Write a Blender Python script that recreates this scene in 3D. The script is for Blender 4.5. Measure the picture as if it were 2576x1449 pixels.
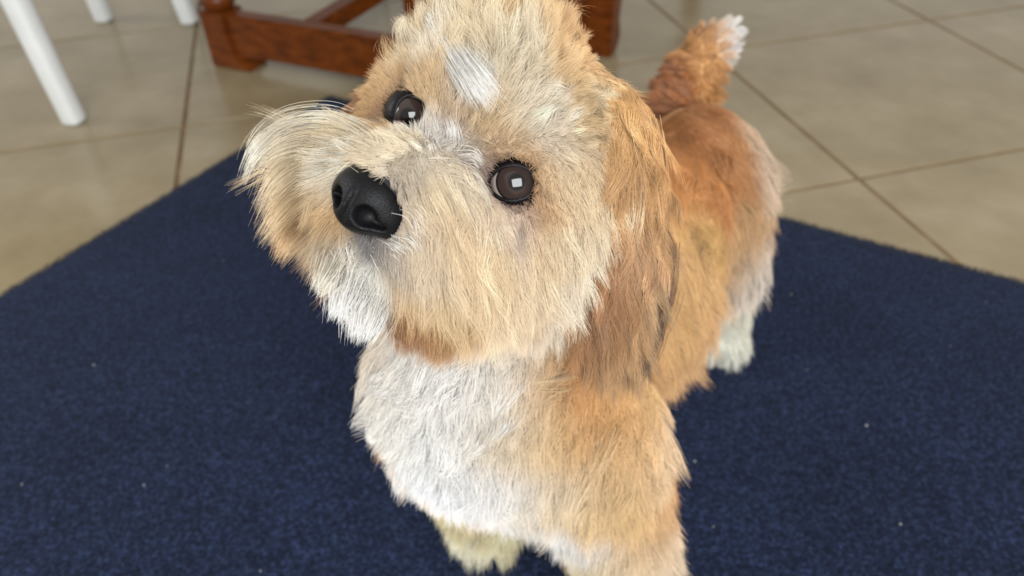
import bpy, bmesh, math, random
import numpy as np
from mathutils import Vector, Matrix
from mathutils.bvhtree import BVHTree

random.seed(3)
rng = np.random.default_rng(7)
scn = bpy.context.scene
for o in list(bpy.data.objects):
    bpy.data.objects.remove(o, do_unlink=True)
COL = scn.collection

# ------------------------------------------------------------------ camera
FPX, CX, CY = 1953.67, 1288.0, 724.5
PITCH, ROLL, HCAM = math.radians(39.675), math.radians(2.161), 0.57
_r = np.array([1.0, 0, 0]); _d = np.array([0, -math.sin(PITCH), -math.cos(PITCH)])
CF = np.array([0, math.cos(PITCH), -math.sin(PITCH)])
CR = math.cos(ROLL) * _r + math.sin(ROLL) * _d
CD = -math.sin(ROLL) * _r + math.cos(ROLL) * _d
CAM = np.array([0, 0, HCAM])
cam_data = bpy.data.cameras.new('camera')
cam = bpy.data.objects.new('camera', cam_data); COL.objects.link(cam)
cam_data.sensor_width = 36.0; cam_data.sensor_fit = 'HORIZONTAL'
cam_data.lens = FPX / 2576 * 36.0
cam_data.clip_start = 0.01
m = Matrix.Identity(4)
for i in range(3):
    m[i][0], m[i][1], m[i][2], m[i][3] = CR[i], -CD[i], -CF[i], CAM[i]
cam.matrix_world = m
cam_data.dof.use_dof = True
cam_data.dof.focus_distance = 0.315
cam_data.dof.aperture_fstop = 8.5
scn.camera = cam

# ------------------------------------------------------------------ light
w = bpy.data.worlds.new('room_light'); scn.world = w; w.use_nodes = True
bg = w.node_tree.nodes['Background']
bg.inputs[0].default_value = (1.0, 0.985, 0.955, 1); bg.inputs[1].default_value = 0.66

def area(name, loc, target, sx, sy, power, color):
    l = bpy.data.lights.new(name, 'AREA'); l.shape = 'RECTANGLE'; l.size = sx; l.size_y = sy
    l.energy = power; l.color = color
    o = bpy.data.objects.new(name, l); COL.objects.link(o)
    o.location = loc
    o.rotation_euler = (Vector(target) - Vector(loc)).to_track_quat('-Z', 'Y').to_euler()
    return o
area('window_daylight', (0.45, -1.75, 1.6), (0.05, 0.5, 0.15), 1.9, 1.5, 132, (0.95, 0.975, 1.0))
area('side_window_daylight', (-3.2, 1.2, 1.7), (0.0, 1.0, 0.0), 1.4, 1.3, 55, (0.95, 0.98, 1.0))
scn.view_settings.view_transform = 'Standard'
scn.view_settings.look = 'None'
scn.view_settings.gamma = 1.0
scn.view_settings.exposure = 0.0
scn.view_settings.use_curve_mapping = False
scn.cycles_curves.subdivisions = 1
scn.cycles.max_bounces = 2; scn.cycles.diffuse_bounces = 1; scn.cycles.glossy_bounces = 3; scn.cycles.transmission_bounces = 3

# ------------------------------------------------------------------ helpers
def W(x, y, z):                       # camera-frame metres to world
    return CAM + x * CR + y * CD + z * CF
def P(px, py, d):
    return W((px - CX) / FPX * d, (py - CY) / FPX * d, d)
def ray(px, py):
    return (px - CX) / FPX * CR + (py - CY) / FPX * CD + CF
def G(px, py, z=0.0):
    r = ray(px, py); t = (z - HCAM) / r[2]
    return CAM + t * r
def srgb(r, g, b):
    c = np.array([r, g, b], float) / 255
    return np.where(c <= 0.04045, c / 12.92, ((c + 0.055) / 1.055) ** 2.4)
def nrm(v):
    v = np.asarray(v, float); return v / (np.linalg.norm(v, axis=-1, keepdims=True) + 1e-12)
def mat(name):
    mt = bpy.data.materials.new(name); mt.use_nodes = True
    nt = mt.node_tree; b = nt.nodes['Principled BSDF']
    return mt, nt, b
def link_obj(name, me, material=None, parent=None):
    o = bpy.data.objects.new(name, me); COL.objects.link(o)
    if material: me.materials.append(material)
    if parent: o.parent = parent
    return o
def tag(o, label=None, cat=None, group=None, kind=None):
    if label: o['label'] = label
    if cat: o['category'] = cat
    if group: o['group'] = group
    if kind: o['kind'] = kind
    return o
def empty(name, loc=(0, 0, 0)):
    o = bpy.data.objects.new(name, None); COL.objects.link(o); o.location = loc
    o.empty_display_size = 0.05
    return o
def mesh_from(verts, faces, name, smooth=True):
    me = bpy.data.meshes.new(name)
    me.from_pydata([tuple(map(float, v)) for v in verts], [], [tuple(map(int, f)) for f in faces])
    me.update()
    if smooth: me.polygons.foreach_set('use_smooth', [True] * len(me.polygons))
    return me
def bm_mesh(bm, name, smooth=False):
    me = bpy.data.meshes.new(name); bm.normal_update(); bm.to_mesh(me); bm.free()
    if smooth: me.polygons.foreach_set('use_smooth', [True] * len(me.polygons))
    return me
def box_bm(corners, bevel=0.0, seg=2):
    """corners: 8 points, bottom loop then top loop"""
    bm = bmesh.new(); v = [bm.verts.new(tuple(c)) for c in corners]
    for f in ((3, 2, 1, 0), (4, 5, 6, 7), (0, 1, 5, 4), (1, 2, 6, 5), (2, 3, 7, 6), (3, 0, 4, 7)):
        bm.faces.new([v[i] for i in f])
    if bevel: bmesh.ops.bevel(bm, geom=bm.edges[:], offset=bevel, segments=seg, affect='EDGES', profile=0.6)
    return bm

# ------------------------------------------------------------------ materials of the room
def noise_node(nt, scale, detail=4, rough=0.55, coord='Object'):
    tc = nt.nodes.new('ShaderNodeTexCoord'); n = nt.nodes.new('ShaderNodeTexNoise')
    n.inputs['Scale'].default_value = scale; n.inputs['Detail'].default_value = detail; n.inputs['Roughness'].default_value = rough
    nt.links.new(tc.outputs[coord], n.inputs['Vector']); return n
def ramp(nt, fac, stops):
    r = nt.nodes.new('ShaderNodeValToRGB')
    while len(r.color_ramp.elements) < len(stops): r.color_ramp.elements.new(0.5)
    for e, (p, c) in zip(r.color_ramp.elements, stops):
        e.position = p; e.color = (*c, 1)
    nt.links.new(fac, r.inputs[0]); return r

MT_tile, nt, b = mat('beige_ceramic')
tc = nt.nodes.new('ShaderNodeTexCoord'); geo = nt.nodes.new('ShaderNodeNewGeometry')
n1 = nt.nodes.new('ShaderNodeTexNoise'); n1.inputs['Scale'].default_value = 7; n1.inputs['Detail'].default_value = 6; n1.inputs['Roughness'].default_value = .62
nt.links.new(geo.outputs['Position'], n1.inputs['Vector'])
r1 = ramp(nt, n1.outputs[0], [(0.30, srgb(121, 107, 80)), (0.52, srgb(133, 119, 92)), (0.72, srgb(144, 131, 105))])
nt.links.new(r1.outputs[0], b.inputs['Base Color'])
n2 = nt.nodes.new('ShaderNodeTexNoise'); n2.inputs['Scale'].default_value = 60; n2.inputs['Detail'].default_value = 3
nt.links.new(geo.outputs['Position'], n2.inputs['Vector'])
bp = nt.nodes.new('ShaderNodeBump'); bp.inputs['Strength'].default_value = .06; bp.inputs['Distance'].default_value = .004
nt.links.new(n2.outputs[0], bp.inputs['Height']); nt.links.new(bp.outputs[0], b.inputs['Normal'])
b.inputs['Roughness'].default_value = 0.2; b.inputs['Specular IOR Level'].default_value = 0.38

MT_grout, nt, b = mat('brown_grout')
n = noise_node(nt, 30); r1 = ramp(nt, n.outputs[0], [(0.3, srgb(92, 70, 46)), (0.7, srgb(122, 98, 68))])
nt.links.new(r1.outputs[0], b.inputs['Base Color']); b.inputs['Roughness'].default_value = .9

MT_wood, nt, b = mat('stained_wood')
tc = nt.nodes.new('ShaderNodeTexCoord'); mp = nt.nodes.new('ShaderNodeMapping'); mp.inputs['Scale'].default_value = (9, 60, 60)
n1 = nt.nodes.new('ShaderNodeTexNoise'); n1.inputs['Scale'].default_value = 1.2; n1.inputs['Detail'].default_value = 5
nt.links.new(tc.outputs['Object'], mp.inputs[0]); nt.links.new(mp.outputs[0], n1.inputs['Vector'])
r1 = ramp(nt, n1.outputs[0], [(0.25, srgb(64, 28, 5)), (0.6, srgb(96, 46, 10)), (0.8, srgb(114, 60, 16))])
nt.links.new(r1.outputs[0], b.inputs['Base Color']); b.inputs['Roughness'].default_value = .36; b.inputs['Specular IOR Level'].default_value = .22

MT_white, nt, b = mat('white_paint')
n = noise_node(nt, 18); r1 = ramp(nt, n.outputs[0], [(0.3, srgb(206, 208, 205)), (0.7, srgb(216, 217, 215))])
nt.links.new(r1.outputs[0], b.inputs['Base Color']); b.inputs['Roughness'].default_value = .35

MT_mat, nt, b = mat('navy_pile')
geo = nt.nodes.new('ShaderNodeNewGeometry')
n1 = nt.nodes.new('ShaderNodeTexNoise'); n1.inputs['Scale'].default_value = 300; n1.inputs['Detail'].default_value = 3; n1.inputs['Roughness'].default_value = .7
n2 = nt.nodes.new('ShaderNodeTexNoise'); n2.inputs['Scale'].default_value = 9; n2.inputs['Detail'].default_value = 4
nt.links.new(geo.outputs['Position'], n1.inputs['Vector']); nt.links.new(geo.outputs['Position'], n2.inputs['Vector'])
r1 = ramp(nt, n1.outputs[0], [(0.32, srgb(11, 15, 26)), (0.53, srgb(26, 34, 54)), (0.78, srgb(53, 65, 97))])
r2 = ramp(nt, n2.outputs[0], [(0.3, (.86, .86, .86)), (0.7, (1.08, 1.08, 1.1))])
mx = nt.nodes.new('ShaderNodeMix'); mx.data_type = 'RGBA'; mx.blend_type = 'MULTIPLY'; mx.inputs[0].default_value = 1
nt.links.new(r1.outputs[0], mx.inputs[6]); nt.links.new(r2.outputs[0], mx.inputs[7])
nt.links.new(mx.outputs[2], b.inputs['Base Color'])
bp = nt.nodes.new('ShaderNodeBump'); bp.inputs['Strength'].default_value = .9; bp.inputs['Distance'].default_value = .0025
nt.links.new(n1.outputs[0], bp.inputs['Height']); nt.links.new(bp.outputs[0], b.inputs['Normal'])
b.inputs['Roughness'].default_value = 1.0; b.inputs['Specular IOR Level'].default_value = .1
b.inputs['Sheen Weight'].default_value = .02; b.inputs['Sheen Roughness'].default_value = .5

# ------------------------------------------------------------------ floor with single tiles
TILE, TH = 0.45, math.radians(13.617)
T0 = np.array([-0.5068, 1.1163]); ea = np.array([math.cos(TH), math.sin(TH)]); eb = np.array([-math.sin(TH), math.cos(TH)])
I0, I1, J0, J1 = -5, 7, -5, 6
def grid_pt(i, j, z): q = T0 + i * TILE * ea + j * TILE * eb; return (q[0], q[1], z)
bm = box_bm([grid_pt(I0, J0, -.03), grid_pt(I1, J0, -.03), grid_pt(I1, J1, -.03), grid_pt(I0, J1, -.03),
             grid_pt(I0, J0, -.0022), grid_pt(I1, J0, -.0022), grid_pt(I1, J1, -.0022), grid_pt(I0, J1, -.0022)])
floor = link_obj('floor', bm_mesh(bm, 'floor'), MT_grout); tag(floor, kind='structure')
g = 0.0031
c = [ea * s * (TILE / 2 - g) + eb * t * (TILE / 2 - g) for s, t in ((-1, -1), (1, -1), (1, 1), (-1, 1))]
bm = box_bm([(*q, -.012) for q in c] + [(*q, 0) for q in c], bevel=.0016, seg=2)
tile_me = bm_mesh(bm, 'tile'); tile_me.materials.append(MT_tile)
for i in range(I0, I1):
    for j in range(J0, J1):
        o = bpy.data.objects.new('tile', tile_me); COL.objects.link(o); o.parent = floor
        q = T0 + (i + .5) * TILE * ea + (j + .5) * TILE * eb; o.location = (q[0], q[1], 0)

# ------------------------------------------------------------------ mat
MC = G(828, 237, .008)[:2]
m1 = nrm(G(0, 735, .008)[:2] - MC); m2 = np.array([-m1[1], m1[0]])
if np.dot(m2, G(2576, 690, .008)[:2] - MC) < 0: m2 = -m2
ML1, ML2, MZ = 1.15, 1.55, 0.008
nx, ny = 60, 80
bm = bmesh.new(); top = {}
def mat_h(u, v):
    e = min(u, v, ML1 - u, ML2 - v)
    return MZ * (1 - 0.55 * math.exp(-e / .006)) + .0006 * math.sin(u * 9 + v * 4)
us = sorted(set([0, .002, .005, .01, .02] + [ML1 * k / nx for k in range(1, nx)] + [ML1 - .01, ML1 - .004, ML1]))
vs = sorted(set([0, .002, .005, .01, .02] + [ML2 * k / ny for k in range(1, ny)] + [ML2 - .01, ML2 - .004, ML2]))
for a, u in enumerate(us):
    for b_, v in enumerate(vs):
        q = MC + m1 * u + m2 * v
        top[a, b_] = bm.verts.new((q[0], q[1], mat_h(u, v)))
for a in range(len(us) - 1):
    for b_ in range(len(vs) - 1):
        bm.faces.new((top[a, b_], top[a + 1, b_], top[a + 1, b_ + 1], top[a, b_ + 1]))
be = [e for e in bm.edges if e.is_boundary]
ex = bmesh.ops.extrude_edge_only(bm, edges=be)
for v in ex['geom']:
    if isinstance(v, bmesh.types.BMVert): v.co.z = 0.0003
bmesh.ops.recalc_face_normals(bm, faces=bm.faces[:])
floor_mat = link_obj('floor_mat', bm_mesh(bm, 'floor_mat', True), MT_mat)
tag(floor_mat, 'dark navy blue carpet mat lying on the beige tiles under the dog', 'mat')

# ------------------------------------------------------------------ white chairs
def leg_mesh(bot, topp, r0, r1, name):
    bot, topp = np.array(bot), np.array(topp); ax = nrm(topp - bot)
    s = nrm(np.cross(ax, [0.3, 1, 0])); t = np.cross(ax, s)
    vs_, fs = [], []; n = 16
    def ring(c, r):
        for k in range(n):
            a = 2 * math.pi * k / n; ca, sa = math.cos(a), math.sin(a)
            e = 0.62
            vs_.append(c + r * (s * math.copysign(abs(ca) ** e, ca) + t * math.copysign(abs(sa) ** e, sa)))
    L = np.linalg.norm(topp - bot)
    for h, r in ((0, r0 * .8), (.002 / L, r0 * .93), (.006 / L, r0), (.5, (r0 + r1) / 2), (1, r1)): ring(bot + (topp - bot) * h, r)
    for k in range(4):
        for q in range(n): fs.append((k * n + q, k * n + (q + 1) % n, (k + 1) * n + (q + 1) % n, (k + 1) * n + q))
    fs.append(tuple(range(n - 1, -1, -1))); fs.append(tuple(range(4 * n, 5 * n)))
    return mesh_from(vs_, fs, name)
def slab_mesh(pts, z0, z1, bevel, name):
    bm = bmesh.new(); lo = [bm.verts.new((p[0], p[1], z0)) for p in pts]; hi = [bm.verts.new((p[0], p[1], z1)) for p in pts]
    n = len(pts); bm.faces.new(lo[::-1]); bm.faces.new(hi)
    for k in range(n): bm.faces.new((lo[k], lo[(k + 1) % n], hi[(k + 1) % n], hi[k]))
    bmesh.ops.recalc_face_normals(bm, faces=bm.faces[:])
    bmesh.ops.bevel(bm, geom=bm.edges[:], offset=bevel, segments=2, affect='EDGES')
    return bm_mesh(bm, name)
def chair(feet, tops, label, back_idx, r0=.0165, r1=.019):
    cen = np.mean(feet, axis=0)
    root = empty('dining_chair', (cen[0], cen[1], 0)); tag(root, label, 'chair', 'white chairs by the table')
    inv = np.array([cen[0], cen[1], 0])
    for ft, tp in zip(feet, tops):
        link_obj('leg', leg_mesh(np.array([*ft, 0]) - inv, np.array([*tp, .425]) - inv, r0, r1, 'leg'), MT_white, root)
    tops = np.array(tops); tc_ = tops.mean(0)
    corners = [tc_ + (t - tc_) * 1.1 for t in tops]
    link_obj('seat', slab_mesh([c_ - inv[:2] for c_ in corners], .425, .455, .008, 'seat'), MT_white, root)
    a, b2 = corners[back_idx[0]] - inv[:2], corners[back_idx[1]] - inv[:2]
    out = nrm((a + b2) / 2)
    for q in (a, b2):
        link_obj('back_post', leg_mesh(np.array([*(q * .92), .45]), np.array([*(q * .92 + out * .07), .86]), .015, .013, 'back_post'), MT_white, root)
    for z0, z1, k in ((.62, .68, .035), (.78, .86, .06)):
        n_ = out * .012; aa, bb = a * .92 + out * k, b2 * .92 + out * k
        link_obj('back_rail', slab_mesh([aa - n_, bb - n_, bb + n_, aa + n_], z0, z1, .005, 'back_rail'), MT_white, root)
    return root
def leg_top(foot_px, top_px, h=.425):
    """straight leg through two picture points, standing in the vertical plane of its splay"""
    f0 = G(*foot_px); r = ray(*top_px)
    n = np.cross(CF, [0, 0, 1]); n = nrm(n)             # splay plane faces the camera
    pl = nrm(np.array([r[0], r[1], 0])); pl = nrm(np.array([0.25, 1, 0]))
    t = np.dot(f0 - CAM, pl) / np.dot(r, pl); q = CAM + r * t
    k = h / (q[2] - f0[2]); return f0[:2], (f0 + (q - f0) * k)[:2]
f1, t1 = leg_top((190, 307), (35, 0)); f2, t2 = leg_top((264, 52), (238, 0)); f3, t3 = leg_top((480, 57), (455, 0))
d12 = f2 - f1; pr = np.array([-d12[1], d12[0]]) * .92
fe = [f1, f2, f2 + pr, f1 + pr]; cen = np.mean(fe, axis=0)
lean = [t1 - f1, t2 - f2]
tp = [f1 + lean[0] * .8, f2 + lean[0] * .6, fe[2] * .97 + cen * .03, fe[3] * .97 + cen * .03]
chair(fe, tp, 'white painted chair with long slanted leg in front, leftmost at frame edge', (2, 3))
ax_, bx_ = np.array([-.17, .36]), np.array([.36, .17])
fe = [f3, f3 + ax_, f3 + ax_ + bx_, f3 + bx_]; cen = np.mean(fe, axis=0)
tp = [f3 + (t3 - f3) * .7] + [q * .96 + cen * .04 for q in fe[1:]]
chair(fe, tp, 'white painted chair whose foot stands beside the wooden table leg', (0, 1))

# ------------------------------------------------------------------ wooden table
S1 = np.array([.90, -.436, 0]); S1 = nrm(S1); S2 = np.array([-S1[1], S1[0], 0])
TA = np.array([-.4875, 1.3555, 0])
def extrude_profile(prof, org, u, v, wvec, name, bevel=.003):
    """prof: (u,z) outline, extruded along wvec"""
    bm = bmesh.new()
    lo = [bm.verts.new(tuple(org + u * p[0] + np.array([0, 0, p[1]]) - wvec / 2)) for p in prof]
    hi = [bm.verts.new(tuple(org + u * p[0] + np.array([0, 0, p[1]]) + wvec / 2)) for p in prof]
    n = len(prof); bm.faces.new(lo); bm.faces.new(hi[::-1])
    for k in range(n): bm.faces.new((lo[(k + 1) % n], lo[k], hi[k], hi[(k + 1) % n]))
    bmesh.ops.recalc_face_normals(bm, faces=bm.faces[:])
    if bevel: bmesh.ops.bevel(bm, geom=[e for e in bm.edges if e.calc_face_angle(0) > .5], offset=bevel, segments=2, affect='EDGES')
    return bm_mesh(bm, name)
def turned(org, prof, name, n=28):
    vs_, fs = [], []
    for z, r in prof:
        for k in range(n):
            a = 2 * math.pi * k / n; vs_.append(org + np.array([r * math.cos(a), r * math.sin(a), z]))
    for i in range(len(prof) - 1):
        for k in range(n): fs.append((i * n + k, i * n + (k + 1) % n, (i + 1) * n + (k + 1) % n, (i + 1) * n + k))
    fs.append(tuple(range(n - 1, -1, -1))); fs.append(tuple(range((len(prof) - 1) * n, len(prof) * n)))
    return mesh_from(vs_, fs, name)
table = empty('wooden_table', tuple(TA)); tag(table, 'reddish brown wooden table with square leg blocks and low stretchers behind the dog', 'table')
def tpart(name, me, parent=table):
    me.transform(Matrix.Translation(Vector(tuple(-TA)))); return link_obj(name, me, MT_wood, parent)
turn_prof = [(.10, .022), (.104, .026), (.112, .030), (.12, .030), (.126, .026), (.130, .021), (.15, .019), (.2, .023), (.34, .031), (.46, .027), (.54, .02), (.56, .027), (.575, .027), (.59, .022), (.60, .022)]
block_prof = [(-.027, 0), (.058, 0), (.056, .006), (.040, .018), (.031, .034), (.027, .055), (.027, .1), (-.027, .1)]
def table_leg(org, prof, name='leg', wv=S2 * .052):
    lg = tpart(name, extrude_profile(prof, org, S1, None, wv, name))
    tpart('turned_post', turned(org, turn_prof, 'turned_post'), lg)
    sq = [org + S1 * a + S2 * b_ for a, b_ in ((-.03, -.03), (.03, -.03), (.03, .03), (-.03, .03))]
    tpart('top_block', slab_mesh(sq, .60, .70, .003, 'top_block'), lg)
    return lg
TB = TA + S1 * .60
TD = TA + S2 * 1.0; TE = TB + S2 * 1.0
table_leg(TA, block_prof)
flip = [(-u, z) for u, z in block_prof]
table_leg(TB, flip); table_leg(TD, block_prof); table_leg(TE, flip)
def rail(a, b_, z0, z1, th, name='stretcher', arch=.0):
    L = np.linalg.norm(b_ - a); u = (b_ - a) / L; wv = np.array([-u[1], u[0], 0]) * th
    n = 14; lo = [(L * k / n, z0 + arch * min(1, math.sin(math.pi * k / n) * 3)) for k in range(n + 1)]
    return tpart(name, extrude_profile(lo + [(L, z1), (0, z1)], a, u, None, wv, name, .003))
rail(TA + S1 * .02 - S2 * .004, TB - S1 * .02 - S2 * .004, .018, .098, .03, arch=.008)
rail(TD + S1 * .02, TE - S1 * .02, .018, .098, .03, arch=.008)
rail(TA + S1 * .185 + S2 * .008, TD + S1 * .185, .066, .098, .034, 'cross_rail')
# low foot block with an ogee back edge, joined to the cross rail by a board
TC = G(1535, 147)
og = [(0, 0), (.028, 0), (.042, .008), (.052, .024), (.050, .04), (.043, .055), (.047, .075), (.056, .09), (.06, .102), (0, .102)]
tpart('foot_block', extrude_profile(og, TC - S1 * .025, S2, None, S1 * .05, 'foot_block', .002))
rail(TC - S1 * .42 + S2 * .012, TC - S1 * .05 + S2 * .012, .004, .096, .024, 'foot_board')
tpart('turned_post', turned(TC - S1 * .025 + S2 * .03, turn_prof, 'turned_post'))
tcen = (TA + TB + TD + TE) / 4
sq = [tcen + S1 * a + S2 * b_ for a, b_ in ((-.42, -.60), (.42, -.60), (.42, .60), (-.42, .60))]
tpart('table_top', slab_mesh(sq, .70, .735, .008, 'table_top'))

# ------------------------------------------------------------------ dog: one continuous body surface
HM = W(-0.02104, -0.05807, 0.32135)                     # point midway between the eyes
_c2w = np.stack([CR, CD, CF], 1)
HB = _c2w @ np.array([[-0.4772, 0.7696, 0.4262], [0.1497, 0.5469, -0.8274], [-0.866, -0.3295, -0.3779]])
HF, HL, HU = HB[:, 0], HB[:, 1], HB[:, 2]               # head forward / left / up
def H(f, l, u): return HM + HF * f + HL * l + HU * u
def to_head(p): return (np.asarray(p) - HM) @ HB
HEAD, EARL, EARR, BODY, TAIL, LEG = 0, 1, 2, 3, 4, 5
prims = []
def ell(c, ax, r, reg, k=.012):                         # ax: 3x3 columns = axes
    prims.append(('e', np.asarray(c, float), np.asarray(ax, float), np.asarray(r, float), reg, k))
def cone(a, b_, ra, rb, reg, k=.014):
    prims.append(('c', np.asarray(a, float), np.asarray(b_, float), (ra, rb), reg, k))
I3 = np.eye(3)
# trunk
chest, rump = P(1340, 975, .520), P(1760, 400, .700)
cone(chest, rump, .060, .047, BODY, .02)
mid = P(1570, 720, .605)
ell(mid + np.array([0, 0, -.012]), I3, (.058, .058, .060), BODY, .03)
ell(P(1225, 1035, .475), I3, (.052, .050, .054), BODY, .03)
ell(P(1480, 1090, .485), I3, (.040, .042, .056), BODY, .03)
ell(P(1130, 1065, .53), I3, (.034, .042, .046), BODY, .03)
ell(P(1062, 925, .445), I3, (.026, .030, .034), BODY, .03)
# neck
cone(H(-.055, 0, -.018), P(1290, 900, .470), .040, .054, BODY, .025)
cone(P(1180, 850, .40), P(1210, 1000, .455), .026, .040, BODY, .025)
# fore legs
gl = G(1590, 1580, .026); gr = G(1238, 1258, .026)
cone(P(1500, 1130, .495), P(1560, 1380, .535), .036, .028, LEG, .02)
cone(P(1560, 1380, .535), gl, .028, .022, LEG, .015)
ell(gl + np.array([-.008, -.014, -.004]), I3, (.024, .030, .017), LEG, .012)
cone(P(1130, 1120, .55), P(1215, 1260, .60), .034, .022, LEG, .02)
cone(P(1215, 1260, .60), gr, .024, .022, LEG, .015)
ell(gr + np.array([-.006, -.014, -.004]), I3, (.028, .031, .019), LEG, .012)
# hind legs
ql = G(1822, 815, .024)
DL = np.array([.85, -.52, 0])                            # dog's left on the ground
hock = ql + np.array([.010, .030, .085])
cone(P(1798, 500, .70), P(1795, 640, .70), .043, .039, BODY, .03)
cone(P(1800, 640, .70), hock, .036, .021, LEG, .02)
cone(hock, ql, .019, .019, LEG, .012)
ell(ql + np.array([-.006, -.014, -.004]), I3, (.021, .028, .016), LEG, .01)
qr = ql - DL * .10 + np.array([0, .03, 0]); hockr = qr + np.array([.012, .03, .085])
thr = P(1815, 500, .70) - DL * .085
cone(thr, P(1800, 640, .70) - DL * .085, .042, .038, BODY, .03)
cone(P(1800, 640, .70) - DL * .085, hockr, .036, .021, LEG, .02)
cone(hockr, qr, .019, .019, LEG, .012)
ell(qr + np.array([-.006, -.014, -.004]), I3, (.021, .028, .016), LEG, .01)
# tail
tl = [P(1715, 265, .735), P(1745, 195, .752), P(1785, 125, .758), P(1825, 88, .752)]
for a, b_, ra, rb in zip(tl[:-1], tl[1:], (.024, .020, .017), (.020, .017, .010)): cone(a, b_, ra, rb, TAIL, .012)
# head
ell(H(-.043, 0, .006), HB, (.047, .050, .045), HEAD, .012)
ell(H(-.020, 0, .006), HB, (.026, .036, .030), HEAD, .015)
cone(H(-.015, 0, -.016), H(.036, 0, -.017), .024, .0155, HEAD, .012)
for s in (1, -1):
    ell(H(-.012, s * .020, .015), HB, (.016, .016, .010), HEAD, .012)          # brow
    ell(H(-.024, s * .038, -.004), HB, (.022, .019, .024), HEAD, .014)          # cheekbone
    ell(H(-.034, s * .036, -.026), HB, (.030, .022, .032), HEAD, .02)          # cheek
    ell(H(.018, s * .014, -.028), HB, (.026, .015, .015), HEAD, .012)          # lip pad
    ell(H(.006, s * .027, -.034), HB, (.020, .018, .023), HEAD, .015)          # whisker cushion
cone(H(-.012, 0, -.046), H(.026, 0, -.042), .019, .0120, HEAD, .010)           # jaw
# ears: long flaps hanging from the side of the skull
def ear(a, b_, side, reg):
    d = nrm(b_ - a); n_ = nrm(side * HL - np.dot(side * HL, d) * d); wv = np.cross(d, n_); L = np.linalg.norm(b_ - a)
    ell(a * .45 + b_ * .55, np.stack([d, wv, n_], 1), (L * .52, .027, .009), reg, .006)
    cone(a - side * HL * .006, a * .65 + b_ * .35, .019, .011, reg, .014)
ear(H(-.046, .042, .027), P(1560, 815, .372), 1, EARL)
ear(H(-.048, -.044, .034), P(945, 320, .405), -1, EARR)

lo = np.array([-.10, .20, -.004]); hi = np.array([.36, .80, .50])
STEP = .0034
dims = np.ceil((hi - lo) / STEP).astype(int) + 1
SD = np.full(dims, 0.2, np.float32); RG = np.zeros(dims, np.int8); best = np.full(dims, 0.2, np.float32)
def sd_prim(pr, p):
    if pr[0] == 'e':
        q = (p - pr[1]) @ pr[2]; k0 = np.linalg.norm(q / pr[3], axis=-1); k1 = np.linalg.norm(q / pr[3] ** 2, axis=-1)
        return k0 * (k0 - 1) / (k1 + 1e-9)
    a, b_ = pr[1], pr[2]; ab = b_ - a; t = np.clip(((p - a) @ ab) / (ab @ ab), 0, 1)
    return np.linalg.norm(p - a - t[..., None] * ab, axis=-1) - (pr[3][0] + (pr[3][1] - pr[3][0]) * t)
for pr in prims:
    if pr[0] == 'e': r = pr[3].max(); mn, mx_ = pr[1] - r, pr[1] + r
    else: r = max(pr[3]); mn, mx_ = np.minimum(pr[1], pr[2]) - r, np.maximum(pr[1], pr[2]) + r
    i0 = np.clip(((mn - .05 - lo) / STEP).astype(int), 0, dims - 1); i1 = np.clip(((mx_ + .05 - lo) / STEP).astype(int) + 1, 1, dims)
    sl = tuple(slice(a, b_) for a, b_ in zip(i0, i1))
    g_ = np.stack(np.meshgrid(*[lo[k] + STEP * np.arange(i0[k], i1[k]) for k in range(3)], indexing='ij'), -1)
    d = sd_prim(pr, g_).astype(np.float32); k = pr[5]
    cur = SD[sl]; h = np.clip(.5 + .5 * (cur - d) / k, 0, 1)
    SD[sl] = cur * (1 - h) + d * h - k * h * (1 - h)
    better = d < best[sl]; RG[sl] = np.where(better, pr[4], RG[sl]); best[sl] = np.minimum(best[sl], d)
zz = lo[2] + STEP * np.arange(dims[2])
SD = np.maximum(SD, (MZ * 1.0 + .0005 - zz)[None, None, :].astype(np.float32))      # feet flat on the mat

EYES = [(P(1293, 460, .320), 1), (P(1040, 292, .338), -1)]
_g = np.stack(np.meshgrid(*[lo[k] + STEP * np.arange(dims[k]) for k in range(3)], indexing='ij'), -1).astype(np.float32)
for c_, s in EYES:
    rel_ = _g - c_.astype(np.float32); gz_ = nrm(nrm(CAM - c_) + HF * .15).astype(np.float32); ax_2 = rel_ @ gz_
    rd_ = np.linalg.norm(rel_ - np.clip(ax_2, .003, .03)[..., None] * gz_, axis=-1)
    SD = np.maximum(SD, .0102 - rd_)
del _g

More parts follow.
